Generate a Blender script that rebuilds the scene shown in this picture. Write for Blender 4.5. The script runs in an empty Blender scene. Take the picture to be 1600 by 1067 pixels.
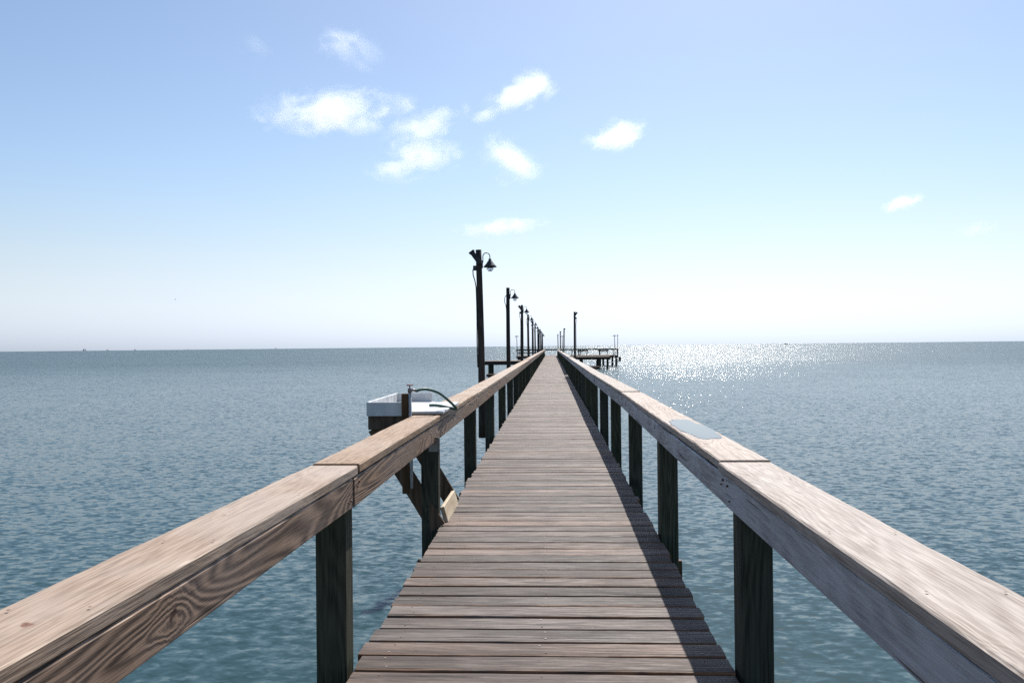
import bpy, bmesh, math, random
from mathutils import Vector, Matrix, Euler, noise as mnoise
rad = math.radians
random.seed(7)
SC = bpy.context.scene
COL = SC.collection

# ------------------------------------------------------------------ camera
CAMX, EYE = 0.041, 1.45
FPX = 1290.0
cam_d = bpy.data.cameras.new('camera')
cam_d.sensor_width = 36.0
cam_d.lens = FPX / 1600 * 36.0
cam_d.clip_start = 0.05
cam_d.clip_end = 120000.0
cam = bpy.data.objects.new('camera', cam_d)
COL.objects.link(cam)
CAM_R = (Matrix.Rotation(rad(2.73), 3, 'Z') @ Matrix.Rotation(rad(90 + 0.34), 3, 'X')
         @ Matrix.Rotation(rad(-0.587), 3, 'Z'))
cam.matrix_world = Matrix.Translation((CAMX, 0, EYE)) @ CAM_R.to_4x4()
SC.camera = cam

# ------------------------------------------------------------------ sky, sun, exposure
SUN_EL, SUN_AZ = 48.0, 12.5          # azimuth is measured from the pier's direction towards its right
w = bpy.data.worlds.new('World')
SC.world = w
w.use_nodes = True
nt = w.node_tree
bg = nt.nodes['Background']
sky = nt.nodes.new('ShaderNodeTexSky')
sky.sky_type = 'NISHITA'
sky.sun_disc = False
sky.sun_elevation = rad(SUN_EL)
sky.sun_rotation = rad(SUN_AZ)
sky.altitude = 0
sky.air_density = 1.0
sky.dust_density = 0.6
sky.ozone_density = 1.0
# the lowest ten degrees of the air are milky: the sky loses its colour there
geo_ = nt.nodes.new('ShaderNodeTexCoord')
sep_ = nt.nodes.new('ShaderNodeSeparateXYZ')
nt.links.new(geo_.outputs['Generated'], sep_.inputs[0])
mr_ = nt.nodes.new('ShaderNodeMapRange'); mr_.interpolation_type = 'SMOOTHSTEP'
nt.links.new(sep_.outputs['Z'], mr_.inputs[0])
mr_.inputs[1].default_value = -.02; mr_.inputs[2].default_value = .22
mr_.inputs[3].default_value = 1.0; mr_.inputs[4].default_value = 0.0
bw_ = nt.nodes.new('ShaderNodeRGBToBW')
nt.links.new(sky.outputs['Color'], bw_.inputs[0])
ml_ = nt.nodes.new('ShaderNodeMix'); ml_.data_type = 'RGBA'; ml_.blend_type = 'MULTIPLY'
ml_.inputs[0].default_value = 1.0
nt.links.new(bw_.outputs[0], ml_.inputs[6]); ml_.inputs[7].default_value = (.80, .875, .985, 1)
mx_ = nt.nodes.new('ShaderNodeMix'); mx_.data_type = 'RGBA'
nt.links.new(mr_.outputs[0], mx_.inputs[0])
nt.links.new(sky.outputs['Color'], mx_.inputs[6]); nt.links.new(ml_.outputs[2], mx_.inputs[7])
tn_ = nt.nodes.new('ShaderNodeMix'); tn_.data_type = 'RGBA'; tn_.blend_type = 'MULTIPLY'
tn_.inputs[0].default_value = 1.0
nt.links.new(mx_.outputs[2], tn_.inputs[6]); tn_.inputs[7].default_value = (.96, .985, 1.02, 1)
nt.links.new(tn_.outputs[2], bg.inputs['Color'])
bg.inputs['Strength'].default_value = 0.097

sd = bpy.data.lights.new('sun', 'SUN')
sd.energy = 5.0
sd.angle = rad(0.5)
sd.color = (1.0, 0.955, 0.89)
sun = bpy.data.objects.new('sun', sd)
COL.objects.link(sun)
S = Vector((math.sin(rad(SUN_AZ)) * math.cos(rad(SUN_EL)), math.cos(rad(SUN_AZ)) * math.cos(rad(SUN_EL)), math.sin(rad(SUN_EL))))
sun.rotation_euler = S.to_track_quat('Z', 'Y').to_euler()
sun.location = (20, 60, 80)

vs = SC.view_settings
vs.view_transform = 'Standard'
vs.look = 'None'
vs.exposure = 0.40
vs.gamma = 1.0
cy = SC.cycles
cy.use_denoising = False      # the glitter on the water would be smeared
cy.use_adaptive_sampling = False
cy.max_bounces = 12
cy.diffuse_bounces = 3
cy.glossy_bounces = 3
cy.volume_bounces = 10
cy.sample_clamp_indirect = 4.0
cy.caustics_reflective = False
cy.caustics_refractive = False

# ------------------------------------------------------------------ helpers
def obj(name, me, parent=None, loc=None, rot=None):
    o = bpy.data.objects.new(name, me)
    COL.objects.link(o)
    if parent: o.parent = parent
    if loc: o.location = loc
    if rot: o.rotation_euler = rot
    return o

def tag(o, label=None, cat=None, group=None, kind=None):
    if label: o['label'] = label
    if cat: o['category'] = cat
    if group: o['group'] = group
    if kind: o['kind'] = kind
    return o

def thing(name, label, cat, loc=(0, 0, 0), rot=None, group=None):
    return tag(obj(name, None, None, loc, rot), label, cat, group)

class MB:
    """collects shapes into one mesh"""
    def __init__(self):
        self.v, self.f, self.m, self.sm = [], [], [], []
    def add(self, verts, faces, mat=0, smooth=False):
        o = len(self.v)
        self.v += [tuple(p) for p in verts]
        self.f += [tuple(i + o for i in f) for f in faces]
        self.m += [mat] * len(faces)
        self.sm += [smooth] * len(faces)
        return self
    def box(self, c, s, bev=0.004, rot=None, mat=0):
        """chamfered box: centre, full size, optional 3x3 rotation"""
        hx, hy, hz = s[0] / 2, s[1] / 2, s[2] / 2
        b = min(bev, hx * .45, hy * .45, hz * .45)
        R = rot if rot is not None else Matrix.Identity(3)
        c = Vector(c)
        idx, vs_ = {}, []
        for sx in (-1, 1):
            for sy in (-1, 1):
                for sz in (-1, 1):
                    for ax in range(3):
                        p = [sx * (hx - b), sy * (hy - b), sz * (hz - b)]
                        p[ax] = (sx * hx, sy * hy, sz * hz)[ax]
                        idx[(sx, sy, sz, ax)] = len(vs_)
                        vs_.append(c + R @ Vector(p))
        fs = []
        for ax in range(3):
            a1, a2 = (ax + 1) % 3, (ax + 2) % 3
            for s_ in (-1, 1):
                q = []
                for u, v in ((-1, -1), (1, -1), (1, 1), (-1, 1)):
                    k = [0, 0, 0]; k[ax] = s_; k[a1] = u; k[a2] = v
                    q.append(idx[(*k, ax)])
                fs.append(q if s_ > 0 else q[::-1])
        for ax in range(3):              # edges along ax
            a1, a2 = (ax + 1) % 3, (ax + 2) % 3
            for s1 in (-1, 1):
                for s2 in (-1, 1):
                    def g(e, which):
                        k = [0, 0, 0]; k[ax] = e; k[a1] = s1; k[a2] = s2
                        return idx[(*k, which)]
                    q = [g(-1, a1), g(1, a1), g(1, a2), g(-1, a2)]
                    fs.append(q if s1 * s2 < 0 else q[::-1])
        for sx in (-1, 1):
            for sy in (-1, 1):
                for sz in (-1, 1):
                    t = [idx[(sx, sy, sz, a)] for a in range(3)]
                    fs.append(t if sx * sy * sz > 0 else t[::-1])
        return self.add(vs_, fs, mat)
    def beam(self, a, b, w_, h_, bev=0.004, up=(0, 0, 1), mat=0):
        a, b = Vector(a), Vector(b)
        d = (b - a); L = d.length; d.normalize()
        x = d.cross(Vector(up)).normalized(); z = x.cross(d).normalized()
        R = Matrix((x, d, z)).transposed()
        return self.box((a + b) / 2, (w_, L, h_), bev, R, mat)
    def tube(self, pts, r, n=10, mat=0, caps=True):
        pts = [Vector(p) for p in pts]
        rs = r if isinstance(r, (list, tuple)) else [r] * len(pts)
        vs_, fs = [], []
        t0 = (pts[1] - pts[0]).normalized()
        u = t0.cross(Vector((0, 0, 1)) if abs(t0.z) < .9 else Vector((1, 0, 0))).normalized()
        for i, p in enumerate(pts):
            t = (pts[min(i + 1, len(pts) - 1)] - pts[max(i - 1, 0)]).normalized()
            u = (u - t * u.dot(t)).normalized()
            v = t.cross(u)
            for k in range(n):
                a = 2 * math.pi * k / n
                vs_.append(p + (u * math.cos(a) + v * math.sin(a)) * rs[i])
        for i in range(len(pts) - 1):
            for k in range(n):
                k2 = (k + 1) % n
                fs.append((i * n + k, i * n + k2, (i + 1) * n + k2, (i + 1) * n + k))
        if caps:
            fs.append(tuple(range(n - 1, -1, -1)))
            fs.append(tuple((len(pts) - 1) * n + k for k in range(n)))
        return self.add(vs_, fs, mat, True)
    def lathe(self, prof, c=(0, 0, 0), n=20, mat=0):
        vs_, fs = [], []
        for r, z in prof:
            for k in range(n):
                a = 2 * math.pi * k / n
                vs_.append((c[0] + r * math.cos(a), c[1] + r * math.sin(a), c[2] + z))
        for i in range(len(prof) - 1):
            for k in range(n):
                k2 = (k + 1) % n
                fs.append((i * n + k, i * n + k2, (i + 1) * n + k2, (i + 1) * n + k))
        return self.add(vs_, fs, mat, True)
    def mesh(self, name, *mats):
        me = bpy.data.meshes.new(name)
        me.from_pydata(self.v, [], self.f)
        for m in mats: me.materials.append(m)
        me.polygons.foreach_set('material_index', self.m)
        me.polygons.foreach_set('use_smooth', self.sm)
        bm = bmesh.new(); bm.from_mesh(me)
        bmesh.ops.recalc_face_normals(bm, faces=bm.faces)
        bm.to_mesh(me); bm.free()
        return me
    def build(self, name, mats, parent=None, loc=None, rot=None):
        mats = mats if isinstance(mats, (list, tuple)) else [mats]
        return obj(name, self.mesh(name, *mats), parent, loc, rot)

def pix_dir(px, py):
    """direction of a point of the 1600 x 1067 picture"""
    return (CAM_R @ Vector(((px - 800) / FPX, (533.5 - py) / FPX, -1.0))).normalized()

# ------------------------------------------------------------------ materials
class N:
    """small node-tree builder"""
    def __init__(self, name):
        self.m = bpy.data.materials.new(name)
        self.m.use_nodes = True
        self.t = self.m.node_tree
        self.p = self.t.nodes['Principled BSDF']
        self.out = self.t.nodes['Material Output']
    def n(self, typ, **kw):
        nd = self.t.nodes.new('ShaderNode' + typ)
        for k, v in kw.items(): setattr(nd, k, v)
        return nd
    def put(self, sock, v):
        if hasattr(v, 'bl_idname') or isinstance(v, bpy.types.NodeSocket): self.t.links.new(v, sock)
        else: sock.default_value = v
    def math(self, op, a, b=None, c=None, clamp=False):
        nd = self.n('Math', operation=op, use_clamp=clamp)
        self.put(nd.inputs[0], a)
        if b is not None: self.put(nd.inputs[1], b)
        if c is not None: self.put(nd.inputs[2], c)
        return nd.outputs[0]
    def vmath(self, op, a, b=None):
        nd = self.n('VectorMath', operation=op)
        self.put(nd.inputs[0], a)
        if b is not None: self.put(nd.inputs[1], b)
        return nd.outputs[0]
    def ramp(self, v, a, b, smooth=True, lo=0.0, hi=1.0):
        nd = self.n('MapRange', interpolation_type='SMOOTHSTEP' if smooth else 'LINEAR')
        self.put(nd.inputs[0], v)
        nd.inputs[1].default_value = a; nd.inputs[2].default_value = b
        nd.inputs[3].default_value = lo; nd.inputs[4].default_value = hi
        return nd.outputs[0]
    def mix(self, f, a, b, blend='MIX'):
        nd = self.n('Mix', data_type='RGBA', blend_type=blend)
        self.put(nd.inputs[0], f)
        for s, v in ((nd.inputs[6], a), (nd.inputs[7], b)):
            self.put(s, (*v, 1) if isinstance(v, tuple) and len(v) == 3 else v)
        return nd.outputs[2]
    def noise(self, vec, scale, detail=2.0, rough=.5, dist=0.0, out='Fac'):
        nd = self.n('TexNoise')
        self.put(nd.inputs['Vector'], vec)
        nd.inputs['Scale'].default_value = scale
        nd.inputs['Detail'].default_value = detail
        nd.inputs['Roughness'].default_value = rough
        nd.inputs['Distortion'].default_value = dist
        return nd.outputs[out]

def wood(name, dark, light, axis=1, rings=34.0, ring_amt=.5, grey=None, grey_amt=.35, var=.25, rough=.62, spec=.35,
         knots=1.0, crack=.6, bump=.5, fine_amt=.5, squeeze=.13, worn=None, knot_at=None, vor_scale=2.6, crack_at=.70, arris=None):
    k = N(name)
    tc = k.n('TexCoord')
    oi = k.n('ObjectInfo')
    geo = k.n('NewGeometry')
    rnd = k.math('ADD', k.math('MULTIPLY', oi.outputs['Random'], 31.7), k.math('MULTIPLY', geo.outputs['Random Per Island'], 87.3))
    off = k.n('CombineXYZ')
    for i, mul in enumerate((1.0, 2.3, 3.1)): k.put(off.inputs[i], k.math('MULTIPLY', rnd, mul))
    base = k.vmath('ADD', tc.outputs['Object'], off.outputs[0])
    def stretched(along, across=1.0):
        v = [across] * 3; v[axis] = along
        return k.vmath('MULTIPLY', base, tuple(v))
    v1 = stretched(squeeze)
    field = k.noise(v1, 4.2, 1.5, .45, .35)
    vk = stretched(.55)
    vor = k.n('TexVoronoi', feature='F1')
    k.put(vor.inputs['Vector'], vk); vor.inputs['Scale'].default_value = vor_scale
    kn = k.ramp(vor.outputs['Distance'], 0.0, .17, True, 1.0, 0.0)
    field = k.math('ADD', field, k.math('MULTIPLY', kn, .28 * knots))
    kds = []
    for p, r, st in (knot_at or ()):      # a knot at a place of its own, with the grain bent round it
        sc_ = [1.0, 1.0, 1.0]; sc_[axis] = st
        ln = k.n('VectorMath', operation='LENGTH')
        wob = k.vmath('MULTIPLY', k.vmath('SUBTRACT', k.noise(tc.outputs['Object'], 16, 3, .6, 0, 'Color'), (.5, .5, .5)), (.07, .07, .07))
        k.put(ln.inputs[0], k.vmath('MULTIPLY', k.vmath('ADD', k.vmath('SUBTRACT', tc.outputs['Object'], p), wob), tuple(sc_)))
        field = k.math('ADD', field, k.ramp(ln.outputs['Value'], 0, r * 4.5, True, .065, 0.0))
        kds.append((ln.outputs['Value'], r))
    ring = k.math('SINE', k.math('MULTIPLY', field, rings * 2))
    ring = k.math('MULTIPLY_ADD', ring, .5, .5)
    fine = k.noise(stretched(.028), 85.0, 4.0, .68)
    fine2 = k.noise(stretched(.03), 210.0, 2.0, .6)
    streak = k.ramp(k.math('ADD', k.math('MULTIPLY', fine, .5), k.math('MULTIPLY', fine2, .5)), .39, .61)
    tone = k.math('ADD', k.math('MULTIPLY', ring, ring_amt), k.math('MULTIPLY', streak, fine_amt))
    tone = k.math('DIVIDE', tone, ring_amt + fine_amt, clamp=True)
    blot = k.ramp(k.noise(stretched(.5), 3.1, 4.0, .6), .35, .68)
    col = k.mix(tone, dark, light)
    if grey: col = k.mix(k.math('MULTIPLY', blot, grey_amt), col, grey)
    if worn:      # brown patches and streaks where the weathered skin is trodden off
        wv = k.noise(k.vmath('MULTIPLY', base, (.35, 1.6, 1.0)), 3.4, 5.0, .65)
        col = k.mix(k.math('MULTIPLY', k.ramp(wv, .45, .60), .8), col, worn)
    # one board differs from the next
    r2 = k.math('FRACT', k.math('MULTIPLY', rnd, 7.13))
    hsv = k.n('HueSaturation')
    k.put(hsv.inputs['Color'], col)
    k.put(hsv.inputs['Value'], k.ramp(r2, 0, 1, False, 1 - var, 1 + var * .8))
    k.put(hsv.inputs['Saturation'], k.ramp(k.math('FRACT', k.math('MULTIPLY', rnd, 3.71)), 0, 1, False, .72, 1.15))
    col = hsv.outputs[0]
    # knots' dark hearts and drying cracks
    heart = k.math('MULTIPLY', k.ramp(vor.outputs['Distance'], .02, .055, True, 1.0, 0.0), min(1.0, .85 * knots))
    col = k.mix(heart, col, tuple(c * .35 for c in dark))
    for dv_, r in kds:
        col = k.mix(k.ramp(dv_, r * .55, r, True, .9, 0.0), col, (dark[0] * .9, dark[1] * .6, dark[2] * .55))
        col = k.mix(k.ramp(dv_, r * .15, r * .4, True, .9, 0.0), col, tuple(c * .2 for c in dark))
    cr = k.ramp(k.noise(stretched(.02), 55.0, 1.0, .5), crack_at, crack_at + .05)
    col = k.mix(k.math('MULTIPLY', cr, crack), col, tuple(c * .3 for c in dark))
    if arris:     # the worn front edge of a board shows bare brown wood
        sn = k.n('SeparateXYZ'); k.put(sn.inputs[0], geo.outputs['True Normal'])
        col = k.mix(k.math('MULTIPLY', k.ramp(sn.outputs[1], -.25, -.6), k.ramp(k.noise(base, 5.0, 3.0), .3, .55)), col, arris)
    k.put(k.p.inputs['Base Color'], col)
    k.put(k.p.inputs['Roughness'], k.ramp(tone, 0, 1, False, rough + .1, rough - .08))
    k.p.inputs['Specular IOR Level'].default_value = spec
    h = k.math('ADD', k.math('MULTIPLY', tone, .6), k.math('MULTIPLY', cr, -1.2))
    bp = k.n('Bump')
    bp.inputs['Strength'].default_value = bump
    bp.inputs['Distance'].default_value = .0025
    k.put(bp.inputs['Height'], h)
    k.put(k.p.inputs['Normal'], bp.outputs[0])
    return k.m

def plain(name, c, rough=.5, metal=0.0, spec=.5, mottle=.25, scale=14.0, alt=None, bump=.15):
    k = N(name)
    tc = k.n('TexCoord')
    nz = k.noise(tc.outputs['Object'], scale, 5.0, .62)
    f = k.ramp(nz, .35, .68)
    k.put(k.p.inputs['Base Color'], k.mix(f, tuple(x * (1 - mottle) for x in c), alt if alt else tuple(min(1, x * (1 + mottle * .4)) for x in c)))
    k.put(k.p.inputs['Roughness'], k.ramp(f, 0, 1, False, rough - .06, rough + .1))
    k.p.inputs['Metallic'].default_value = metal
    k.p.inputs['Specular IOR Level'].default_value = spec
    bp = k.n('Bump'); bp.inputs['Strength'].default_value = bump; bp.inputs['Distance'].default_value = .002
    k.put(bp.inputs['Height'], nz); k.put(k.p.inputs['Normal'], bp.outputs[0])
    return k.m

M = {}
M['deck'] = wood('deck_wood', (.028, .015, .010), (.195, .130, .098), axis=0, rings=60, ring_amt=.22, fine_amt=.78, grey=(.18, .15, .132), grey_amt=.4,
                 var=.5, rough=.62, spec=.3, knots=.9, crack=1.0, bump=1.0, squeeze=.1, worn=(.042, .022, .015), vor_scale=5.0, crack_at=.655, arris=(.26, .125, .06))
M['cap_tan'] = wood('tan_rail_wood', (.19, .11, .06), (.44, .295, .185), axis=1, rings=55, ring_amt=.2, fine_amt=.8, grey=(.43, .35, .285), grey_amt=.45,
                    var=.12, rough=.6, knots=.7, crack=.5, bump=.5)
M['cap_knot'] = wood('knotty_rail_wood', (.19, .11, .06), (.44, .295, .185), axis=1, rings=55, ring_amt=.2, fine_amt=.8, grey=(.43, .35, .285), grey_amt=.45,
                    var=.12, rough=.6, knots=.7, crack=.5, bump=.5, knot_at=[((.01, 2.22, .022), .017, .75), ((-.05, 3.3, .022), .006, .3), ((.05, 3.72, .022), .006, .3)])
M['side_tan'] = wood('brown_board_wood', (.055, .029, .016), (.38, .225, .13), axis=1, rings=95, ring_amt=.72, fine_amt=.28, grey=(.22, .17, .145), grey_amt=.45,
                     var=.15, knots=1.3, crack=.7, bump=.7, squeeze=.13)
M['side_knot'] = wood('knotty_board_wood', (.055, .029, .016), (.38, .225, .13), axis=1, rings=95, ring_amt=.72, fine_amt=.28, grey=(.22, .17, .145), grey_amt=.45,
                     var=.15, knots=1.3, crack=.7, bump=.7, squeeze=.13, knot_at=[((.019, 2.63, .004), .020, .55)])
M['cap_grey'] = wood('bleached_rail_wood', (.185, .132, .10), (.42, .345, .285), axis=1, rings=70, ring_amt=.28, fine_amt=.72, grey=(.43, .375, .335), grey_amt=.4,
                     var=.1, knots=.8, crack=.5, bump=.6)
M['side_grey'] = wood('grey_board_wood', (.20, .17, .165), (.44, .41, .41), axis=1, rings=60, ring_amt=.25, fine_amt=.5, grey=(.5, .49, .5), grey_amt=.7,
                      var=.15, knots=.7, crack=.9, bump=.7)
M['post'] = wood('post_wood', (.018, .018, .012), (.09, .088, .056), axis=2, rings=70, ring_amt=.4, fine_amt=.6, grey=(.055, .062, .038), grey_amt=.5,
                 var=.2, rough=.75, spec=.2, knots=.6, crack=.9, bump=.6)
M['dark'] = wood('dark_beam_wood', (.025, .02, .018), (.075, .055, .045), axis=1, var=.2, rough=.75, spec=.2)
M['pole'] = wood('pole_wood', (.028, .022, .019), (.075, .058, .048), axis=2, var=.2, rough=.75, spec=.2, knots=.4)
M['table'] = wood('brown_table_wood', (.045, .028, .016), (.15, .09, .05), axis=2, var=.2, rough=.7, spec=.25)
M['fresh'] = wood('fresh_pine', (.42, .30, .16), (.66, .52, .33), axis=1, rings=24, var=.05, knots=.4)
M['black'] = plain('black_enamel', (.02, .021, .023), .4, mottle=.3)
M['iron'] = plain('galvanised_metal', (.32, .32, .33), .42, .7, mottle=.35, alt=(.24, .19, .15))
M['rust'] = plain('rusty_nail', (.13, .06, .035), .7, .2, mottle=.5)
M['white'] = plain('white_plastic', (.62, .63, .64), .4, mottle=.2, scale=7, alt=(.66, .66, .645), bump=.05)
M['pvc'] = plain('grey_pipe_plastic', (.42, .43, .44), .45, mottle=.2)
M['red'] = plain('red_valve_paint', (.30, .05, .04), .45, mottle=.35)
M['hose'] = plain('green_hose_rubber', (.03, .10, .075), .4, mottle=.25)
kb = N('clear_glass')
kb.p.inputs['Base Color'].default_value = (.9, .93, .93, 1); kb.p.inputs['Roughness'].default_value = .03
kb.p.inputs['Transmission Weight'].default_value = 1.0; kb.p.inputs['IOR'].default_value = 1.12
M['bulb'] = kb.m
M['hull'] = plain('boat_paint', (.12, .14, .16), .5)
M['steel'] = plain('rig_steel', (.16, .19, .22), .6)
M['feather'] = plain('gull_feather', (.18, .18, .19), .8)

def water_mat():
    k = N('bay_water')
    tc = k.n('TexCoord')
    P = tc.outputs['Object']
    rot = k.n('Mapping', vector_type='POINT')
    k.put(rot.inputs['Vector'], P)
    rot.inputs['Rotation'].default_value = (0, 0, rad(14))
    rot.inputs['Scale'].default_value = (.62, 1.0, 1.0)
    Q = rot.outputs[0]
    def slope(scale, detail, amp, vec, dist=.4):
        c = k.noise(vec, scale, detail, .55, dist, 'Color')
        v = k.vmath('SUBTRACT', c, (.5, .5, .5))
        return k.vmath('MULTIPLY', v, (amp * .36, amp, 0))
    s = k.vmath('ADD', slope(.30, 2.0, .07, Q), slope(2.4, 2.0, .20, Q))
    s = k.vmath('ADD', s, slope(9.5, 4.0, 1.25, Q))
    # calmer and rougher patches drift over the bay
    gust = k.ramp(k.noise(k.vmath('MULTIPLY', P, (.5, 1, 1)), .035, 3.0, .55), .3, .7, True, .8, 1.15)
    far = k.n('VectorMath', operation='LENGTH'); k.put(far.inputs[0], P)
    gust = k.math('MULTIPLY', gust, k.ramp(far.outputs['Value'], 6, 190, False, .60, 3.4))
    sc = k.n('VectorMath', operation='SCALE')
    k.put(sc.inputs[0], s); k.put(sc.inputs['Scale'], gust)
    nv = k.vmath('NORMALIZE', k.vmath('ADD', sc.outputs[0], (0, 0, 1)))
    k.put(k.p.inputs['Normal'], nv)
    depth = k.ramp(k.noise(P, .012, 3.0, .6), .35, .65)
    k.put(k.p.inputs['Base Color'], k.mix(depth, (.022, .054, .058), (.029, .065, .067)))
    # close in, the ripples are told apart; far out a chop too fine to see roughens the surface
    k.put(k.p.inputs['Roughness'], k.ramp(far.outputs['Value'], 8, 200, True, .13, .25))
    k.p.inputs['IOR'].default_value = 1.333
    k.p.inputs['Specular IOR Level'].default_value = .4
    # a choppy sea hides part of its own shining faces: less mirror than a flat sheet
    df = k.n('BsdfDiffuse'); k.put(df.inputs['Color'], k.p.inputs['Base Color'].links[0].from_socket)
    mxs = k.n('MixShader'); mxs.inputs[0].default_value = .12
    k.t.links.new(k.p.outputs[0], mxs.inputs[1]); k.t.links.new(df.outputs[0], mxs.inputs[2])
    k.t.links.new(mxs.outputs[0], k.out.inputs['Surface'])
    return k.m
M['water'] = water_mat()

# ------------------------------------------------------------------ water
WZ = -1.6
wb = MB()
def water_sheet():
    me = bpy.data.meshes.new('water')
    R = 90000.0
    rings_ = [0.0, 30, 120, 500, 2500, 12000, R]
    vs_, fs = [(0, 0, 0)], []
    n = 64
    for r in rings_[1:]:
        for a in range(n):
            vs_.append((r * math.cos(2 * math.pi * a / n), r * math.sin(2 * math.pi * a / n), 0))
    for a in range(n): fs.append((0, 1 + a, 1 + (a + 1) % n))
    for i in range(len(rings_) - 2):
        for a in range(n):
            b = (a + 1) % n
            fs.append((1 + i * n + a, 1 + (i + 1) * n + a, 1 + (i + 1) * n + b, 1 + i * n + b))
    me.from_pydata(vs_, [], fs)
    me.materials.append(M['water'])
    return me
tag(obj('water', water_sheet(), None, (0, 0, WZ)), 'rippled blue grey bay water reaching the horizon', kind='structure')

# ------------------------------------------------------------------ pier walkway
HL, HR = 0.872, 0.838      # the deck's edges, left and right of its middle line
Y0, Y1 = -1.2, 121.0
pier = thing('pier', 'long straight wooden pier walkway of weathered cross planks over the water', 'pier')
def planks(x0, x1, y0, y1, pitch=.188, gap=.019, th=.038, jit=.010, nails=True):
    mb = MB()
    y = y0
    while y < y1:
        wd = pitch - gap + random.uniform(-.003, .003)
        xl, xr = x0 - random.uniform(-jit, jit), x1 + random.uniform(-jit, jit)
        if random.random() < .08: xl -= .012
        if random.random() < .08: xr += .014
        dz = random.uniform(-.0025, .0025)
        ya = random.uniform(-.0025, .0025)
        R = Matrix.Rotation(random.uniform(-.0012, .0012), 3, 'Z') @ Matrix.Rotation(random.uniform(-.010, .010), 3, 'X')
        near = y < 26 and nails
        nseg = 14 if near else 1
        hw = wd / 2
        crown = random.uniform(.0005, .0032) if near else 0
        prof = [(-hw, -th), (-hw, -.010), (-hw + .0035, -.004), (-hw + .010, -crown)] + ([(-hw * .45, -crown * .3), (0, 0), (hw * .45, -crown * .3)] if near else []) + \
               [(hw - .008, -crown), (hw - .002, -.004), (hw, -.008), (hw, -th)]
        o_ = random.uniform(0, 90)
        vs_, fs = [], []
        m_ = len(prof)
        for i in range(nseg + 1):
            x = xl + (xr - xl) * i / nseg
            bow = .003 * mnoise.noise(Vector((x * .9, o_, 0))) if near else 0
            lift = .0025 * mnoise.noise(Vector((x * .8, 0, o_))) if near else 0
            for j, (py_, pz_) in enumerate(prof):
                e = .0022 * mnoise.noise(Vector((x * 5, o_ + j, 3))) if near and pz_ > -.02 and abs(py_) > hw * .7 else 0
                q = R @ Vector((x, py_ + bow + e, pz_ + lift + e * .5))
                ex = .004 * mnoise.noise(Vector((o_, j * 1.7, 5))) if i in (0, nseg) else 0
                vs_.append((q.x + ex, q.y + y + pitch / 2 + ya, q.z + dz))
        for i in range(nseg):
            for j in range(m_):
                k2 = (j + 1) % m_
                fs.append((i * m_ + j, i * m_ + k2, (i + 1) * m_ + k2, (i + 1) * m_ + j))
        fs.append(tuple(range(m_))); fs.append(tuple(nseg * m_ + j for j in range(m_ - 1, -1, -1)))
        mb.add(vs_, fs, 0)
        if nails and y < 22:
            for nx in (-.74, -.02, .72):
                for ny in (.045, .14):
                    if random.random() < .9:
                        px, py = nx + random.uniform(-.02, .02), y + ny + random.uniform(-.008, .008)
                        n = 6; r = .0052
                        vs_ = [(px + r * math.cos(t * math.pi / 3), py + r * math.sin(t * math.pi / 3), dz + .0018) for t in range(n)]
                        mb.add(vs_, [tuple(range(n))], 1 if random.random() < .75 else 2)
        y += pitch
    return mb
planks(-HL, HR, Y0, Y1).build('walkway', [M['deck'], M['rust'], M['iron']], pier)
for x in (-.62, 0, .62):
    mb = MB()
    y = Y0
    while y < Y1 - .5:
        L = min(6.0, Y1 - y)
        mb.beam((x, y, -.17), (x, y + L - .006, -.17), .045, .23)
        y += L
    mb.build('stringer', M['dark'], pier)
yb = 3.66
cb_me = MB().box((0, 0, 0), (2.15, .05, .24), .004).mesh('crossbeam', M['table'])
k_ = 0
while yb < Y1:
    obj('crossbeam', cb_me, pier, (0, yb, -.41))
    yb += 3.08; k_ += 1

# ------------------------------------------------------------------ railings
def jag(me, amp, freq=1.3):
    for v in me.vertices:
        q = Vector((v.co.x * 3, v.co.y * freq, v.co.z * 3))
        v.co.x += amp * mnoise.noise(q); v.co.z += amp * .7 * mnoise.noise(q + Vector((9, 3, 5)))
    return me

def board(L, w_, h_, seed, warp=.004, bev=.006):
    """a long board from y = 0 to L, cut in many lengths so that it can bend a little and have a worn outline"""
    rnd = random.Random(seed)
    n = max(2, int(L / .09))
    hx, hz = w_ / 2, h_ / 2
    prof = [(-hx + bev, hz), (hx - bev, hz), (hx, hz - bev), (hx, -hz + bev), (hx - bev, -hz), (-hx + bev, -hz), (-hx, -hz + bev), (-hx, hz - bev)]
    mb = MB()
    vs_, fs = [], []
    o = rnd.uniform(0, 50)
    for i in range(n + 1):
        y = L * i / n
        bx = warp * mnoise.noise(Vector((o, y * .45, 0))); bz = warp * .6 * mnoise.noise(Vector((0, y * .45, o)))
        for j, (px, pz) in enumerate(prof):
            e = .0022 * mnoise.noise(Vector((o + j * 3.1, y * 5.0, 2)))
            vs_.append((px + bx + e * (1 if px > 0 else -1), y, pz + bz + e))
    m = len(prof)
    for i in range(n):
        for j in range(m):
            k = (j + 1) % m
            fs.append((i * m + j, i * m + k, (i + 1) * m + k, (i + 1) * m + j))
    fs.append(tuple(range(m))); fs.append(tuple(n * m + j for j in range(m - 1, -1, -1)))
    return mb.add(vs_, fs)

CAP_T, CAP_H = .045, .90     # cap thickness, height of its top
SB_H = .135

def nail_dots(mb, pts, r=.004, mat=1):
    for x, y, z in pts:
        mb.add([(x + r * math.cos(t * math.pi / 3), y + r * math.sin(t * math.pi / 3), z) for t in range(6)], [tuple(range(6))], mat)

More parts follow.
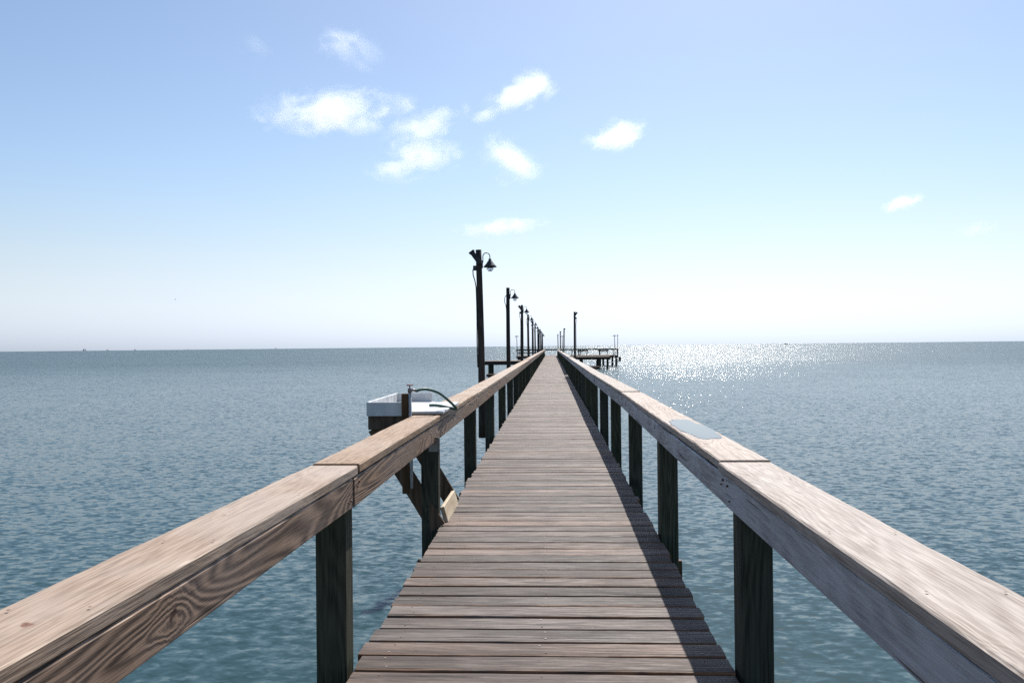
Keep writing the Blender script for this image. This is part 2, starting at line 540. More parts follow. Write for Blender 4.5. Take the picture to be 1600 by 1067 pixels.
def put_board(name, par, mat, xa, ya, za, xb, yb_, zb, w_, h_, seed, nails=False, bolts=None):
    L = yb_ - ya
    mb = board(L, w_, h_, seed)
    mats = [mat]
    if nails and ya < 20:
        rnd = random.Random(seed + 5)
        pts = []
        y = .05
        while y < L:
            for x in (-w_ * .32, w_ * .30):
                pts.append((x + rnd.uniform(-.02, .02), min(L - .02, y + rnd.uniform(-.03, .03)), h_ / 2 + .0045))
            y += rnd.uniform(.5, 1.0)
        nail_dots(mb, pts); mats.append(M['rust'])
    if bolts and ya < 22:
        rnd = random.Random(seed + 9)
        ys = [.05, .085, L - .05, L - .09] + [p - ya + rnd.uniform(-.03, .03) for p in bolts for _ in (0, 1) if ya + .2 < p < yb_ - .2]
        sd_ = 1 if xa < 0 else -1
        for y in ys:
            z, r = rnd.uniform(-.045, .045), rnd.choice((.0035, .004, .0055))
            mb.tube([(sd_ * (w_ / 2 - .005), y, z), (sd_ * (w_ / 2 + .008), y, z)], r, 8, len(mats))
        mats.append(M['rust'])
    o = mb.build(name, mats, par, (xa, ya, za))
    o.rotation_euler = (math.atan2(zb - za, L), 0, -math.atan2(xb - xa, L))
    return o

POST_TOP = CAP_H - CAP_T - .003
POST_BOT = WZ - 1.2
def post_mesh(w_, d_, seed, top=POST_TOP):
    mb = MB()
    h = top - POST_BOT
    rnd = random.Random(seed)
    mb.box((0, 0, POST_BOT + h / 2), (w_, d_, h), .007)
    return mb.mesh('post', M['post'])
PM = [post_mesh(.14, .14, i) for i in range(3)]

# --- railing whose wood is still tan
rl = thing('railing', 'tan timber railing with brown side boards, carrying the lamp posts', 'railing', group='railings along the pier')
PL = [3.74, 6.68, 10.0, 13.3] + [13.3 + 3.25 * i for i in range(1, 36)]
PL = [.42] + [y for y in PL if y < Y1]
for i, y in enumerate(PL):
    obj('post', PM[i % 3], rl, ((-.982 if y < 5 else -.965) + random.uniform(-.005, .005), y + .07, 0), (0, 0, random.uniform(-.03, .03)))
# cap boards: (x of centre at start, y, z, x at end, y, z, width)
CL = [(-1.083, -.6, .90, -.987, 3.835, .900, .230), (-.978, 3.850, .907, -.958, 9.85, .90, .225)]
y = 9.856
i = 0
while y < Y1 - .2:
    L = (6.2, 6.1, 11.6 - 6.1 + .02)[i % 3]
    e = min(y + L, Y1)
    o_ = random.uniform(-.012, .012)
    z_ = .90 + (.02 if y > 33.5 else 0)
    CL.append((-.957 + o_ * .4, y, z_, -.957 + o_ * .4 * .5, e, z_, .225)); y = e + .006; i += 1
for i, (xa, ya, za, xb, ye, zb, w_) in enumerate(CL):
    put_board('cap_board', rl, M['cap_tan' if i else 'cap_knot'], xa, ya, za - CAP_T / 2, xb, ye, zb - CAP_T / 2, w_, CAP_T, 100 + i, True)
SL = [(-.99, -.6, -.893, 3.76), (-.891, 3.766, -.866, 9.9)]
y = 9.906
while y < Y1 - .2:
    e = min(y + 6.2, Y1); SL.append((-.866, y, -.866, e)); y = e + .006
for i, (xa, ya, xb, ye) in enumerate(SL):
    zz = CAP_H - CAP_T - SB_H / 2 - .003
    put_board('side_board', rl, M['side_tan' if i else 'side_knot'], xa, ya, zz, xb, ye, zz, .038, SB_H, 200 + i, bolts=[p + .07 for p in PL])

# --- bleached railing
rr = thing('railing', 'sun bleached grey timber railing with a puddle on its flat top', 'railing', group='railings along the pier')
PR = [3.66 + 2.74 * i for i in range(-1, 45)]
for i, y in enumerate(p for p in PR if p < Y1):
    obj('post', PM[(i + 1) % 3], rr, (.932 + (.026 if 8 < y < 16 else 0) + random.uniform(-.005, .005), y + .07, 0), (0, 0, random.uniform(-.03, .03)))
CR = [(.935, -.6, .90, .937, 3.905, .898, .245), (.943, 3.925, .906, .972, 9.765, .900, .235), (.966, 9.787, .908, .952, 15.7, .90, .225)]
y = 15.706; i = 0
GAP = (40.3, 41.7)
while y < Y1 - .2:
    e = min(y + 5.9, Y1)
    if y < GAP[0] < e + 2: e = GAP[0]
    o_ = random.uniform(-.012, .012)
    CR.append((.935 + o_, y, .90, .935 + o_ * .5, e, .90, .21))
    y = e + .006; i += 1
    if abs(e - GAP[0]) < .01: y = GAP[1]
for i, (xa, ya, za, xb, ye, zb, w_) in enumerate(CR):
    put_board('cap_board', rr, M['cap_grey'], xa, ya, za - CAP_T / 2, xb, ye, zb - CAP_T / 2, w_, CAP_T, 300 + i, True)
SR = [(.841, -.6, .841, 3.78), (.842, 3.786, .88, 9.7), (.883, 9.706, .862, 15.6)]
y = 15.606
while y < Y1 - .2:
    e = min(y + 5.9, Y1)
    if y < GAP[0] < e + 2: e = GAP[0]
    SR.append((.857, y, .857, e)); y = e + .006
    if abs(e - GAP[0]) < .01: y = GAP[1]
for i, (xa, ya, xb, ye) in enumerate(SR):
    zz = CAP_H - CAP_T - SB_H / 2 - .004
    put_board('side_board', rr, M['side_grey'], xa, ya, zz, xb, ye, zz, .038, SB_H, 400 + i, bolts=[p + .07 for p in PR])

# --- puddle on the cap
def puddle():
    def outline(sx, sy, h, seed, n=120):
        out = []
        for k in range(n):
            a = 2 * math.pi * k / n
            ca, sa = math.cos(a), math.sin(a)
            x = math.copysign(abs(ca) ** .75, ca); y = math.copysign(abs(sa) ** .9, sa)
            f = 1 + .22 * mnoise.noise(Vector((ca * 1.6, sa * 1.6, seed))) + .10 * mnoise.noise(Vector((ca * 5, sa * 5, seed + 3))) + .05 * mnoise.noise(Vector((ca * 14, sa * 14, seed)))
            out.append((max(-.112, min(.112, x * f * sx)), y * f * sy, h))
        return out
    def sheet(rings, mat, name, par=None):
        mb = MB(); n = len(rings[0])
        vs_ = [p for r in rings for p in r] + [(0, 0, rings[-1][0][2])]
        fs = []
        for i in range(len(rings) - 1):
            for k in range(n):
                b_ = (k + 1) % n
                fs.append((i * n + k, i * n + b_, (i + 1) * n + b_, (i + 1) * n + k))
        o_ = (len(rings) - 1) * n
        for k in range(n): fs.append((o_ + k, o_ + (k + 1) % n, len(vs_) - 1))
        return mb.add(vs_, fs, 0, True).build(name, mat, par)
    k = N('puddle_water')
    k.p.inputs['Base Color'].default_value = (.10, .092, .09, 1)
    k.p.inputs['Roughness'].default_value = .03
    k.p.inputs['IOR'].default_value = 1.333
    tc = k.n('TexCoord')
    v = k.vmath('MULTIPLY', k.vmath('SUBTRACT', k.noise(tc.outputs['Object'], 9, 1, .5, 0, 'Color'), (.5, .5, .5)), (.012, .012, 0))
    k.put(k.p.inputs['Normal'], k.vmath('NORMALIZE', k.vmath('ADD', v, (0, 0, 1))))
    p = sheet([outline(.098, .66, -.002, 4.2), outline(.098, .66, .0, 4.2), outline(.094, .645, .0022, 4.2)], k.m, 'puddle')
    d = N('damp_wood')
    tc = d.n('TexCoord')
    nz = d.noise(d.vmath('MULTIPLY', tc.outputs['Object'], (1, .05, 1)), 90, 3)
    d.put(d.p.inputs['Base Color'], d.mix(d.ramp(nz, .35, .65), (.10, .075, .06), (.21, .17, .15)))
    d.p.inputs['Roughness'].default_value = .4
    sheet([outline(.108, .72, -.0035, 4.2), outline(.106, .71, -.0012, 4.2)], d.m, 'damp_margin', p)
    p.location = (.952, 5.4, .9068); p.rotation_euler = (0, 0, rad(-.3))
    return p
tag(puddle(), 'shallow puddle of rainwater mirroring the sky on the bleached rail top', 'puddle')

# ------------------------------------------------------------------ lamp posts
def pole_mb(h, r0=.062, r1=.048, zb=-.05, bow=.0):
    mb = MB()
    n = 12
    pts = [(bow * math.sin(math.pi * i / n), 0, zb + (h - zb) * i / n) for i in range(n + 1)]
    rs = [r0 + (r1 - r0) * i / n for i in range(n + 1)]
    mb.tube(pts, rs, 14)
    return mb
LAMP_H = 3.05
def floodlight(par, side, z):
    """black floodlight box tilted up and outward, with fins, on a short bracket"""
    mb = MB()
    a = rad(35) * side
    R = Matrix.Rotation(a, 3, 'Y')
    c = Vector((side * .03, -.112, z - .15))
    mb.box(c, (.075, .09, .23), .012, R)
    for i in range(6):
        mb.box(c + R @ Vector((0, -.05, -.09 + i * .034)), (.06, .022, .009), .002, R)
    f = mb.build('floodlight', M['black'], par)
    h = MB().box(c + R @ Vector((0, 0, .125)), (.10, .12, .03), .01, R)
    h.build('visor', M['black'], f)
    b = MB().box((side * .06, 0, z - .3), (.07, .06, .08), .008)
    b.build('bracket', M['black'], par)

def barn_lamp(par, z, x0=.055):
    # gooseneck arm, bell shade, glass and wire guard
    pts = [(x0, 0, z - .24), (x0 + .015, 0, z - .2)]
    for i in range(13):
        t = math.pi * i / 12
        pts.append((x0 + .015 + .058 - .058 * math.cos(t), 0, z - .115 + .062 * math.sin(t)))
    pts.append((x0 + .131, 0, z - .15))
    MB().tube(pts, .0075, 8).build('gooseneck_arm', M['black'], par)
    MB().box((x0 - .005, 0, z - .24), (.035, .07, .13), .008).build('wall_plate', M['black'], par)
    c = (x0 + .131, 0, z - .285)
    sh = MB().lathe([(0, .135), (.022, .135), (.026, .105), (.034, .098), (.062, .056), (.09, .024), (.108, .004), (.110, -.006), (.104, -.004), (.05, .03), (0, .05)], c, 24)
    s = sh.build('lamp_shade', M['black'], par)
    g = MB().lathe([(0, -.062), (.02, -.058), (.036, -.04), (.042, -.012), (.042, .012)], c, 16)
    g.build('bulb', M['bulb'], s)
    wg = MB()
    for k in range(4):
        a = math.pi * k / 4
        wg.tube([(c[0] + .062 * math.cos(a) * math.cos(t), .062 * math.sin(a) * math.cos(t), c[2] - .0 - .078 * math.sin(t)) for t in [math.pi * i / 12 for i in range(13)]], .0022, 5)
    for rr_, zz in ((.056, -.034), (.036, -.064)):
        wg.tube([(c[0] + rr_ * math.cos(2 * math.pi * i / 16), rr_ * math.sin(2 * math.pi * i / 16), c[2] + zz) for i in range(17)], .0022, 5)
    wg.build('wire_guard', M['iron'], s)

def lamp_post(flood, bow):
    t = thing('lamp_post', None, 'lamp post')
    pole_mb(LAMP_H, bow=bow).build('pole', M['pole'], t)
    barn_lamp(t, LAMP_H)
    if flood: floodlight(t, -1, LAMP_H)
    # cable that sags out of the top box and runs down the pole
    z = LAMP_H
    pts = [(-.075, -.02, z - .27), (-.098, -.02, z - .34), (-.095, -.02, z - .42), (-.07, -.03, z - .5), (-.058, -.035, z - .56)]
    if not flood: pts = [(-.04, -.02, z - .2), (-.085, -.02, z - .26), (-.098, -.02, z - .34), (-.085, -.02, z - .42), (-.06, -.03, z - .48)]
    zz = z - .62
    while zz > .9:
        pts.append((-.046 - random.uniform(0, .006), -.035, zz)); zz -= .22
    MB().tube(pts, .009, 7).build('cable', M['black'], t)
    return t
def copy_tree(o, parent=None):
    c = o.copy(); COL.objects.link(c)
    if parent: c.parent = parent
    for ch in list(o.children): copy_tree(ch, c)
    return c
protos = (lamp_post(True, .012), lamp_post(False, -.01))
ORD = ['first', 'second', 'third', 'fourth', 'fifth', 'sixth', 'seventh', 'eighth', 'ninth', 'tenth', 'eleventh', 'twelfth']
LY = [13.6, 22.5, 32.0, 41.6, 51.2, 61.0, 70.5, 80.0, 89.8, 99.5, 109.0]
for i, y in enumerate(LY):
    fl = i % 2 == 0
    o = protos[i % 2] if i < 2 else copy_tree(protos[i % 2])
    o.location = (-1.12 + (.005, .0, .0, .02, 0, -.02, .01, -.01, 0, .01, 0, 0)[i], y, 0)
    o.rotation_euler = (rad(random.uniform(-.4, .4)), rad((-.6, -.15, .6, -.4, .2, -.3, .4, .2, -.2, .3, 0, .2)[i]), 0 if i == 0 else rad(random.uniform(-8, 8)))
    if i == 0: lb = 'tallest looking wooden lamp post with gooseneck lamp and black floodlight, nearest of its row'
    elif i == 1: lb = 'wooden lamp post with gooseneck lamp and no floodlight, second along the tan railing'
    elif i == 2: lb = 'wooden lamp post with gooseneck lamp and floodlight, third along the tan railing'
    else: lb = 'distant wooden lamp post with gooseneck lamp, %s along the tan railing' % ORD[i]
    tag(o, lb, 'lamp post', 'lamp posts along the tan railing')

# poles that carry only a floodlight
def flood_pole():
    t = thing('floodlight_pole', None, 'light pole')
    pole_mb(LAMP_H, .056, .048, bow=-.008).build('pole', M['pole'], t)
    floodlight(t, 1, LAMP_H)
    MB().tube([(.07, -.02, LAMP_H - .3), (.085, -.02, LAMP_H - .42), (.062, -.03, LAMP_H - .55)] + [(.058, -.03, LAMP_H - .6 - .3 * i) for i in range(5)], .009, 7).build('cable', M['black'], t)
    return t
fp0 = flood_pole()
FP = [(1.15, 39.0, 0, 'wooden pole with a single tilted floodlight standing alone against the sky by the bleached railing'),
      (1.15, 75.0, .9, 'distant floodlight pole, second along the bleached railing'),
      (1.05, 90.0, -.8, 'distant floodlight pole, third along the bleached railing'),
      (.98, 113.0, -1.2, 'faint thin floodlight pole beside the end of the walkway, fourth along the bleached railing')]
for i, (x, y, tilt, lb) in enumerate(FP):
    o = fp0 if i == 0 else copy_tree(fp0)
    o.location = (x, y, 0); o.rotation_euler = (0, rad(tilt), 0)
    tag(o, lb, 'light pole', 'floodlight poles along the bleached railing')

# ------------------------------------------------------------------ platforms
def pile_mb(r=.15, top=-.05):
    return MB().tube([(0, 0, POST_BOT), (0, 0, WZ), (0, 0, (WZ + top) / 2), (0, 0, top)], [r * 1.08, r * 1.04, r, r * .97], 14)
PILE = pile_mb().mesh('piling', M['post'])
def platform(name, label, cat, x0, x1, y0, y1, piles, z=0, joist=.34, group=None):
    t = thing(name, label, cat, (0, 0, 0), None, group)
    p = planks(x0, x1, y0, y1, nails=False).build('decking', [M['deck'], M['rust'], M['iron']], t)
    p.location = (0, 0, z)
    for y in (y0 + .1, y1 - .1):
        MB().box(((x0 + x1) / 2, y, z - .045 - joist / 2), (abs(x1 - x0) + .02, .09, joist), .006).build('beam', M['dark'], t)
    for x in (x0 + .1, x1 - .1):
        MB().box((x, (y0 + y1) / 2, z - .05 - joist / 2), (.08, y1 - y0 - .4, joist * .9), .006).build('side_beam', M['dark'], t)
    for (x, y) in piles: obj('piling', PILE, t, (x, y, z))
    return t
platform('side_platform', 'dark timber platform on thick round piles beside the tan railing', 'platform', -6.6, -1.15, 82.0, 86.5,
         [(-6.15, 82.4), (-6.15, 86.1), (-3.2, 82.4), (-3.2, 86.1)], group='side platforms of the pier')
platform('side_platform', 'dark timber platform on thick round piles beside the bleached railing', 'platform', 1.15, 7.75, 108.0, 112.5,
         [(7.35, 108.4), (6.2, 111.9), (6.2, 108.4), (3.0, 108.4), (3.0, 112.0)], group='side platforms of the pier')
def landing(label, x0, x1, y0, y1, piles):
    t = thing('boat_landing', label, 'landing', (0, 0, 0), None, 'low boat landings')
    p = planks(x0, x1, y0, y1, nails=False).build('decking', [M['deck'], M['rust'], M['iron']], t)
    p.location = (0, 0, WZ + .36)
    for y in (y0 + .05, y1 - .05):
        MB().box(((x0 + x1) / 2, y, WZ + .2), (x1 - x0, .08, .2), .006).build('beam', M['dark'], t)
    for x, y in piles:
        MB().tube([(x, y, POST_BOT), (x, y, WZ + .1), (x, y, WZ + .3)], .1, 12).build('piling', M['post'], t)
landing('low landing just above the water under the platform by the tan railing', -6.35, -2.0, 80.4, 81.9, [(-5.6, 81), (-3, 81)])
landing('low landing just above the water under the platform by the bleached railing', 2.0, 6.2, 106.2, 107.8, [(5.6, 107), (3, 107)])

# T-shaped head of the pier
TX0, TX1, TY0, TY1 = -5.1, 9.75, 121.2, 129.5
th = thing('end_platform', 'broad timber head platform at the far end of the pier with plain rail', 'platform')
planks(TX0, TX1, TY0, TY1, nails=False).build('decking', [M['deck'], M['rust'], M['iron']], th)
for y in (TY0 + .05, TY1 - .1):
    MB().box(((TX0 + TX1) / 2, y, -.2), (TX1 - TX0 + .02, .09, .28), .006).build('beam', M['dark'], th)
for x in (TX0 + .3, -2.2, 1.2, 4.5, 7.6, TX1 - .25):
    for y in (TY0 + .3, TY1 - .4): obj('piling', PILE, th, (x, y, 0))
RY = TY1 - .1
MB().box(((TX0 + TX1) / 2, RY, .86), (TX1 - TX0 + .1, .24, .2), .006).build('top_rail', M['dark'], th)
for x in (TX0 + .05, TX1 - .05):
    MB().box((x, (TY0 + TY1) / 2, .86), (.24, TY1 - TY0, .19), .006).build('top_rail', M['dark'], th)
MB().box(((-1.1 + TX0) / 2, TY0 + .1, .86), (-1.1 - TX0 - .25, .2, .13), .006).build('top_rail', M['dark'], th)
MB().box(((-1.1 + TX0) / 2, TY0 + .1, .45), (-1.1 - TX0 - .25, .05, .14), .006).build('middle_rail', M['dark'], th)
pm2 = MB().box((0, 0, .44), (.12, .12, .87), .005).mesh('rail_post', M['dark'])
for x in (TX0 + .1, -2.2, 1.2, 4.6, 7.6, TX1 - .1): obj('rail_post', pm2, th, (x, RY, 0))
for x in (TX0 + .1, -3.2, -1.3): obj('rail_post', pm2, th, (x, TY0 + .1, 0))
obj('rail_post', pm2, th, (TX1 - .1, TY0 + .2, 0))
TP = [(-5.0, 121.9, -1.4, 'thin light pole with a small cross head on the short wing of the pier head'),
      (9.75, 127.0, -.9, 'thin light pole with a cross head, inner of the pair on the long wing'),
      (10.3, 128.5, 0, 'plain thin light pole on the outer corner of the pier head, outermost of the pair'),
      (1.75, 128.0, -.6, 'thin light pole half hidden by a nearer floodlight pole at the pier head')]
for i, (x, y, tilt, lb) in enumerate(TP):
    t = thing('thin_pole', lb, 'light pole', (x, y, 0), (0, rad(tilt), 0), 'thin poles on the pier head')
    pole_mb(LAMP_H + .02, .05, .04, zb=-1.2 if i == 2 else -.04).build('pole', M['pole'], t)
    if i != 2:
        MB().box((0, -.03, LAMP_H - .12), (.5, .05, .05), .005).build('crossarm', M['black'], t)
        for s in (-1, 1): MB().box((s * .2, -.06, LAMP_H - .15), (.12, .1, .14), .012).build('floodlight', M['black'], t)
    else:
        MB().box((.0, -.05, LAMP_H - .05), (.2, .14, .12), .012).build('floodlight', M['black'], t)
# tyre fender hanging on the outermost pile
tf = MB()
tf.tube([(.30 * math.cos(2 * math.pi * i / 24), 0, .30 * math.sin(2 * math.pi * i / 24)) for i in range(25)], .1, 10, caps=False)
tag(tf.build('tyre_fender', M['black'], None, (TX1 + .28, TY0 + .3, -.55), (0, 0, rad(70))), 'dark round tyre fender hung on the outermost pile of the pier head', 'fender')

def bench(label, x, y, rz):
    t = thing('bench', label, 'bench', (x, y, 0), (0, 0, rz), 'benches on the pier head')
    b = MB()
    for i in range(3): b.box((0, -.17 + i * .17, .45), (1.6, .15, .04), .005)
    b.build('seat', M['dark'], t)
    b = MB()
    for i in range(2): b.box((0, .31 + i * .02, .62 + i * .17), (1.6, .04, .14), .005)
    b.build('backrest', M['dark'], t)
    for s in (-.6, .6):
        MB().box((s, 0, .215), (.09, .42, .43), .005).build('leg', M['dark'], t)
        MB().beam((s, .27, .42), (s, .36, .9), .08, .05).build('back_support', M['dark'], t)
bench('dark wooden bench near the middle of the far end platform', 4.9, 127.6, 0)
bench('dark wooden bench on the long wing of the far end platform', 8.0, 127.4, 0)
def bait_table(label, x, y):
    t = thing('bait_table', label, 'table', (x, y, 0))
    MB().box((0, 0, .82), (1.3, .7, .06), .006).build('table_top', M['dark'], t)
    MB().box((0, 0, .6), (1.1, .5, .09), .006).build('apron', M['dark'], t)
    for sx in (-.5, .5):
        for sy in (-.25, .25): MB().box((sx, sy, .39), (.1, .1, .78), .006).build('leg', M['dark'], t)
bait_table('dark square wooden table on the pier head near the walkway end', 3.6, 124.2)

# ------------------------------------------------------------------ fish cleaning table
ft = thing('fish_cleaning_table', 'white plastic fish cleaning tray on a brown timber frame outside the tan railing', 'cleaning table', (0, 0, 0))
X0, X1_, FY0, FY1 = -1.435, -.835, 6.62, 7.86
TZ = .922
mb = MB()
mb.box(((X0 + X1_) / 2, (FY0 + FY1) / 2 - .06, TZ), (X1_ - X0, FY1 - FY0 - .12, .022), .004)
mb.build('cutting_board', M['white'], ft)
tr = MB()
tr.box(((X0 - 1.12) / 2, FY0 - .012, TZ + .032), (-1.12 - X0 + .03, .022, .112), .004)
tr.box((X0 - .013, (FY0 + FY1) / 2, TZ + .034), (.024, FY1 - FY0, .115), .004)
tr.box(((X0 - 1.12) / 2, FY1 + .012, TZ + .033), (-1.12 - X0 + .03, .022, .115), .004)
tr.box(((X0 - 1.08) / 2, FY1 - .06, TZ - .002), (-1.08 - X0, .13, .02), .003)
tr.build('tray_wall', M['white'], ft)
fr = MB()
fr.box((-1.24, FY0 + .03, TZ - .075), (.42, .04, .12), .004)
fr.box((-1.24, FY1 - .05, TZ - .075), (.42, .04, .12), .004)
fr.box((-1.44, (FY0 + FY1) / 2, TZ - .076), (.04, FY1 - FY0 - .16, .118), .004)
fr.box((-1.08, (FY0 + FY1) / 2, TZ - .0765), (.04, FY1 - FY0 - .16, .117), .004)
fr.build('frame', M['table'], ft)
for y in (FY0 + .08, FY1 - .1):
    MB().beam((-1.40, y, TZ - .12), (-.90, y, -.02), .14, .04, up=(0, 1, 0)).build('brace', M['table'], ft)
# kick board nailed along the deck's edge, in fresh wood
MB().beam((-.862, 6.82, .06), (-.872, 7.66, .05), .034, .135, up=(-.28, 0, 1)).build('kick_board', M['fresh'], ft)['label'] = 'pale fresh pine kick board'
# stand pipe with tap, on a stake
fa = thing('standpipe', 'brown timber stake with a grey water pipe and red handled tap by the tray', 'tap', (-1.115, 6.54, 0))
MB().box((-.012, .0, .685), (.058, .04, .795), .004).build('stake', M['table'], fa)
pp = MB().tube([(.036, -.02, .33), (.036, -.02, .6), (.028, -.02, 1.1)], .012, 10)
pp.build('pipe', M['pvc'], fa)
tp = MB()
tp.tube([(.028, -.02, 1.09), (.028, -.02, 1.125)], .017, 10)
tp.tube([(.028, -.02, 1.11), (.06, -.0, 1.112), (.075, .0, 1.10)], .010, 8)
tap = tp.build('tap', M['iron'], fa)
hd = MB()
hd.tube([(.028, -.02, 1.12), (.028, -.02, 1.148)], .005, 8)
for k in range(3):
    a = math.pi * k / 3
    hd.tube([(.028 + .026 * math.cos(a), -.02 + .026 * math.sin(a), 1.15), (.028 - .026 * math.cos(a), -.02 - .026 * math.sin(a), 1.15)], .005, 6)
hd.build('tap_handle', M['red'], tap)
# hose from the tap, over the rail, and back on to the board
hpts = []
ctrl = [(-1.04, 6.54, 1.10), (-1.01, 6.56, 1.112), (-.96, 6.60, 1.112), (-.88, 6.70, 1.075), (-.81, 6.88, .99), (-.775, 6.98, .935), (-.79, 7.03, .922), (-.86, 7.06, .935), (-.95, 7.10, .947), (-1.02, 7.12, .947)]
def catmull(P, n=8):
    P = [Vector(p) for p in P]; out = []
    for i in range(len(P) - 1):
        a, b, c, d = P[max(i - 1, 0)], P[i], P[i + 1], P[min(i + 2, len(P) - 1)]
        for k in range(n):
            t = k / n
            out.append(.5 * ((2 * b) + (c - a) * t + (2 * a - 5 * b + 4 * c - d) * t * t + (3 * b - a - 3 * c + d) * t ** 3))
    return out + [P[-1]]
tag(MB().tube(catmull(ctrl), .0115, 9).build('garden_hose', M['hose']), 'short dark green hose looping from the tap over the white cutting board', 'hose')
# socket box under the rail
jb = thing('socket_box', 'small grey weatherproof socket box under the tan rail beside the white tray', 'socket box', (-.875, 6.345, .70))
MB().box((0, -.022, 0), (.085, .045, .115), .006).build('box_body', M['dark'], jb)
MB().box((.004, -.05, -.004), (.07, .012, .095), .004).build('cover', M['iron'], jb)

# ------------------------------------------------------------------ far things: boats, rigs, a gull
def on_sea(px, dist):
    d = pix_dir(px, 541); d.z = 0; d.normalize()
    return Vector((CAMX, 0, WZ)) + d * dist
def rig(px, dist, s, label):
    p = on_sea(px, dist)
    t = thing('gas_rig', label, 'rig', p, (0, 0, rad(20)), 'rigs on the horizon')
    for x in (-1, 1):
        for y in (-1, 1): MB().tube([(x * 5 * s, y * 4 * s, -3), (x * 4.4 * s, y * 3.6 * s, 6 * s)], .55 * s, 8).build('leg', M['steel'], t)
    MB().box((0, 0, 6.6 * s), (14 * s, 10 * s, 1.3 * s), .1).build('deck', M['steel'], t)
    MB().box((-2.5 * s, 0, 9 * s), (5.5 * s, 6 * s, 3.4 * s), .1).build('cabin', M['steel'], t)
    MB().beam((3 * s, 0, 7 * s), (3.6 * s, 0, 14 * s), .5 * s, .5 * s).build('mast', M['steel'], t)
rig(132, 4200, 1.0, 'tiny grey rig on the horizon, leftmost and largest of the row')
rig(168, 5200, .75, 'tiny grey rig on the horizon, second from the left')
rig(211, 5600, .8, 'tiny grey rig on the horizon, third from the left')
rig(294, 6200, .6, 'tiny grey rig on the horizon, fourth from the left')
rig(431, 6000, .8, 'tiny grey rig on the horizon, rightmost and nearest the pier')
def boat(px, dist, s, label):
    p = on_sea(px, dist)
    t = thing('boat', label, 'boat', p, (0, 0, rad(8)))
    mb = MB()
    secs = [(-6, 1.6, 1.5), (-3, 2.0, 1.6), (1, 2.0, 1.8), (4, 1.4, 2.2), (6.5, .12, 2.7)]
    vs_, fs = [], []
    for x, hw, h in secs: vs_ += [(x * s, -hw * s, h * s), (x * s, -hw * .7 * s, -.4 * s), (x * s, hw * .7 * s, -.4 * s), (x * s, hw * s, h * s)]
    for i in range(4):
        for j in range(4):
            k = (j + 1) % 4
            fs.append((i * 4 + j, i * 4 + k, (i + 1) * 4 + k, (i + 1) * 4 + j))
    fs += [(0, 1, 2, 3), (19, 18, 17, 16)]
    mb.add(vs_, fs).build('hull', M['hull'], t)
    MB().box((-1.2 * s, 0, 2.7 * s), (3.4 * s, 2.4 * s, 2.2 * s), .1).build('cabin', M['hull'], t)
    MB().tube([(-1 * s, 0, 3.7 * s), (-1 * s, 0, 6 * s)], .09 * s, 6).build('mast', M['steel'], t)
boat(1228, 3000, 1.0, 'tiny dark motor boat on the bright glittering horizon')
g = pix_dir(274, 468) * 330 + Vector((CAMX, 0, EYE))
gb = MB()
vs_, fs = [], []
sec = [(-.28, .02, 0), (-.2, .05, 0), (0, .075, 0), (.16, .06, .01), (.24, .035, .03), (.32, .004, .02)]
gb.tube([(x, 0, z) for x, r, z in sec], [r for x, r, z in sec], 8)
for s in (-1, 1):
    a = [(.1, .04 * s, .03), (-.1, .04 * s, .03), (-.08, .34 * s, .16), (.1, .34 * s, .16), (-.12, .72 * s, .1), (-.03, .74 * s, .1)]
    for zo in (0, .012):
        gb.add([(x, y, z + zo) for x, y, z in a], [(0, 1, 2, 3), (3, 2, 4, 5)], 0, True)
tag(gb.build('bird', M['feather'], None, g, (0, 0, rad(25))), 'lone sea bird gliding low in the open sky', 'bird')

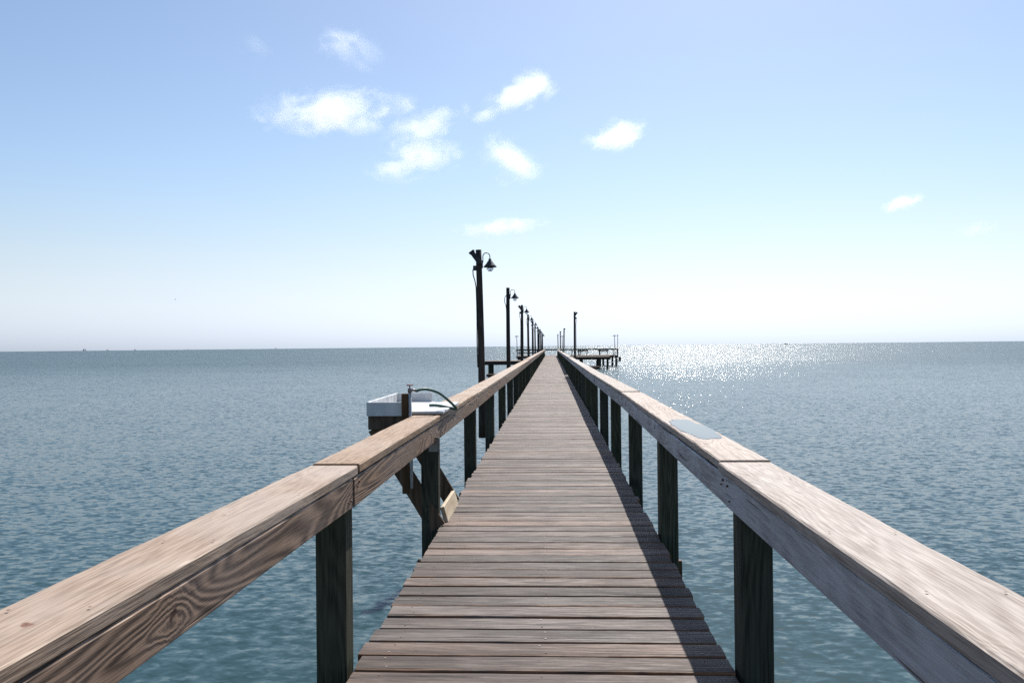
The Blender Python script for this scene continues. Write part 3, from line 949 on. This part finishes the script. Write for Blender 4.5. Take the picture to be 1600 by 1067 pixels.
# ------------------------------------------------------------------ clouds: drifting bodies of vapour, kilometres away
def cloud(px, py, hw, hh, tilt, dens, label, egg=0.0, erode=1.0, dist=6000.0, seed=0, depth=None, cells=2.6):
    d = pix_dir(px, py)
    p = Vector((CAMX, 0, EYE)) + d * dist
    u = dist / FPX
    sx, sz = hw * u, hh * u
    sy = (depth or (hw * .55 + hh * .6)) * u
    me = bpy.data.meshes.new('cloud')
    bm = bmesh.new()
    bmesh.ops.create_icosphere(bm, subdivisions=4, radius=1.0)
    bm.to_mesh(me); bm.free()
    k = N('cloud_vapour')
    k.t.nodes.remove(k.p)
    tc = k.n('TexCoord')
    o = tc.outputs['Object']
    sep = k.n('SeparateXYZ'); k.put(sep.inputs[0], o)
    if egg:      # thick head, thin tail
        wdt = k.math('MAXIMUM', k.math('MULTIPLY_ADD', sep.outputs[0], egg * .5, 1 - egg * .5), .15)
        dv = k.n('CombineXYZ'); k.put(dv.inputs[0], sep.outputs[0])
        k.put(dv.inputs[1], k.math('DIVIDE', sep.outputs[1], wdt)); k.put(dv.inputs[2], k.math('DIVIDE', sep.outputs[2], wdt))
        o2 = dv.outputs[0]
    else: o2 = o
    ln = k.n('VectorMath', operation='LENGTH'); k.put(ln.inputs[0], o2)
    m = min(sx, sz)
    nv = k.vmath('ADD', k.vmath('MULTIPLY', o, (sx / m * .7, sy / m, sz / m)), (seed * 3.7, seed * 1.3, seed * 2.1))
    nz = k.noise(nv, cells * .45, 6.0, .58, .7)
    body = k.math('SUBTRACT', .66, ln.outputs['Value'])
    val = k.math('ADD', body, k.math('MULTIPLY', k.math('SUBTRACT', nz, .5), 2.9 * erode))
    den = k.ramp(val, 0.0, .6)
    den = k.math('MULTIPLY', den, k.ramp(ln.outputs['Value'], .75, 1.0, True, 1.0, 0.0))
    den = k.math('MULTIPLY', den, dens * .75 / m)
    pv = k.n('VolumePrincipled')
    pv.inputs['Color'].default_value = (.98, .98, .98, 1)
    pv.inputs['Anisotropy'].default_value = .45
    k.put(pv.inputs['Density'], den)
    k.t.links.new(pv.outputs[0], k.out.inputs['Volume'])
    me.materials.append(k.m)
    o_ = obj('cloud', me, None, p)
    face = math.atan2(-d.x, d.y)
    o_.rotation_euler = (Matrix.Rotation(face, 3, 'Z') @ Matrix.Rotation(rad(-tilt), 3, 'Y')).to_euler()
    o_.scale = (sx, sy, sz)
    tag(o_, label, 'cloud', 'small clouds in the sky')
cloud(808, 152, 92, 56, 26, 3.2, 'brightest white cloud, a thick rounded head with a thin tail', egg=.55, seed=1, erode=.7)
cloud(522, 176, 150, 40, 5, .75, 'widest white cloud, a long ragged bank', seed=2, erode=1.0)
cloud(664, 200, 88, 32, 24, .5, 'slanting white cloud between the wide bank and the brightest cloud', seed=3, erode=1.05)
cloud(652, 248, 96, 38, 14, .65, 'ragged white cloud lowest in the main cluster, beneath the slanting one', seed=4, erode=1.05)
cloud(797, 248, 66, 50, -25, .9, 'ragged white cloud directly beneath the brightest cloud', seed=5, erode=1.0)
cloud(965, 208, 66, 32, 12, 1.2, 'small white cloud standing apart to the right of the cluster', seed=6, erode=.95)
cloud(541, 72, 70, 36, -22, .28, 'faint veil of cloud highest in the sky above the wide bank', seed=7, erode=1.0)
cloud(1412, 317, 38, 14, 10, .8, 'small bright cloud low over the open water at the far right', seed=8, erode=.95, dist=9000)
cloud(782, 355, 92, 17, 6, .4, 'thin low streak of cloud above the lamp posts', seed=9, erode=.95, dist=9000)
cloud(1522, 360, 36, 15, 12, .16, 'very faint small cloud nearest the right end of the sky', seed=10, erode=.95, dist=9000)
cloud(398, 72, 46, 28, -30, .09, 'barely visible wisp of cloud left of the highest veil', seed=11, erode=.95)
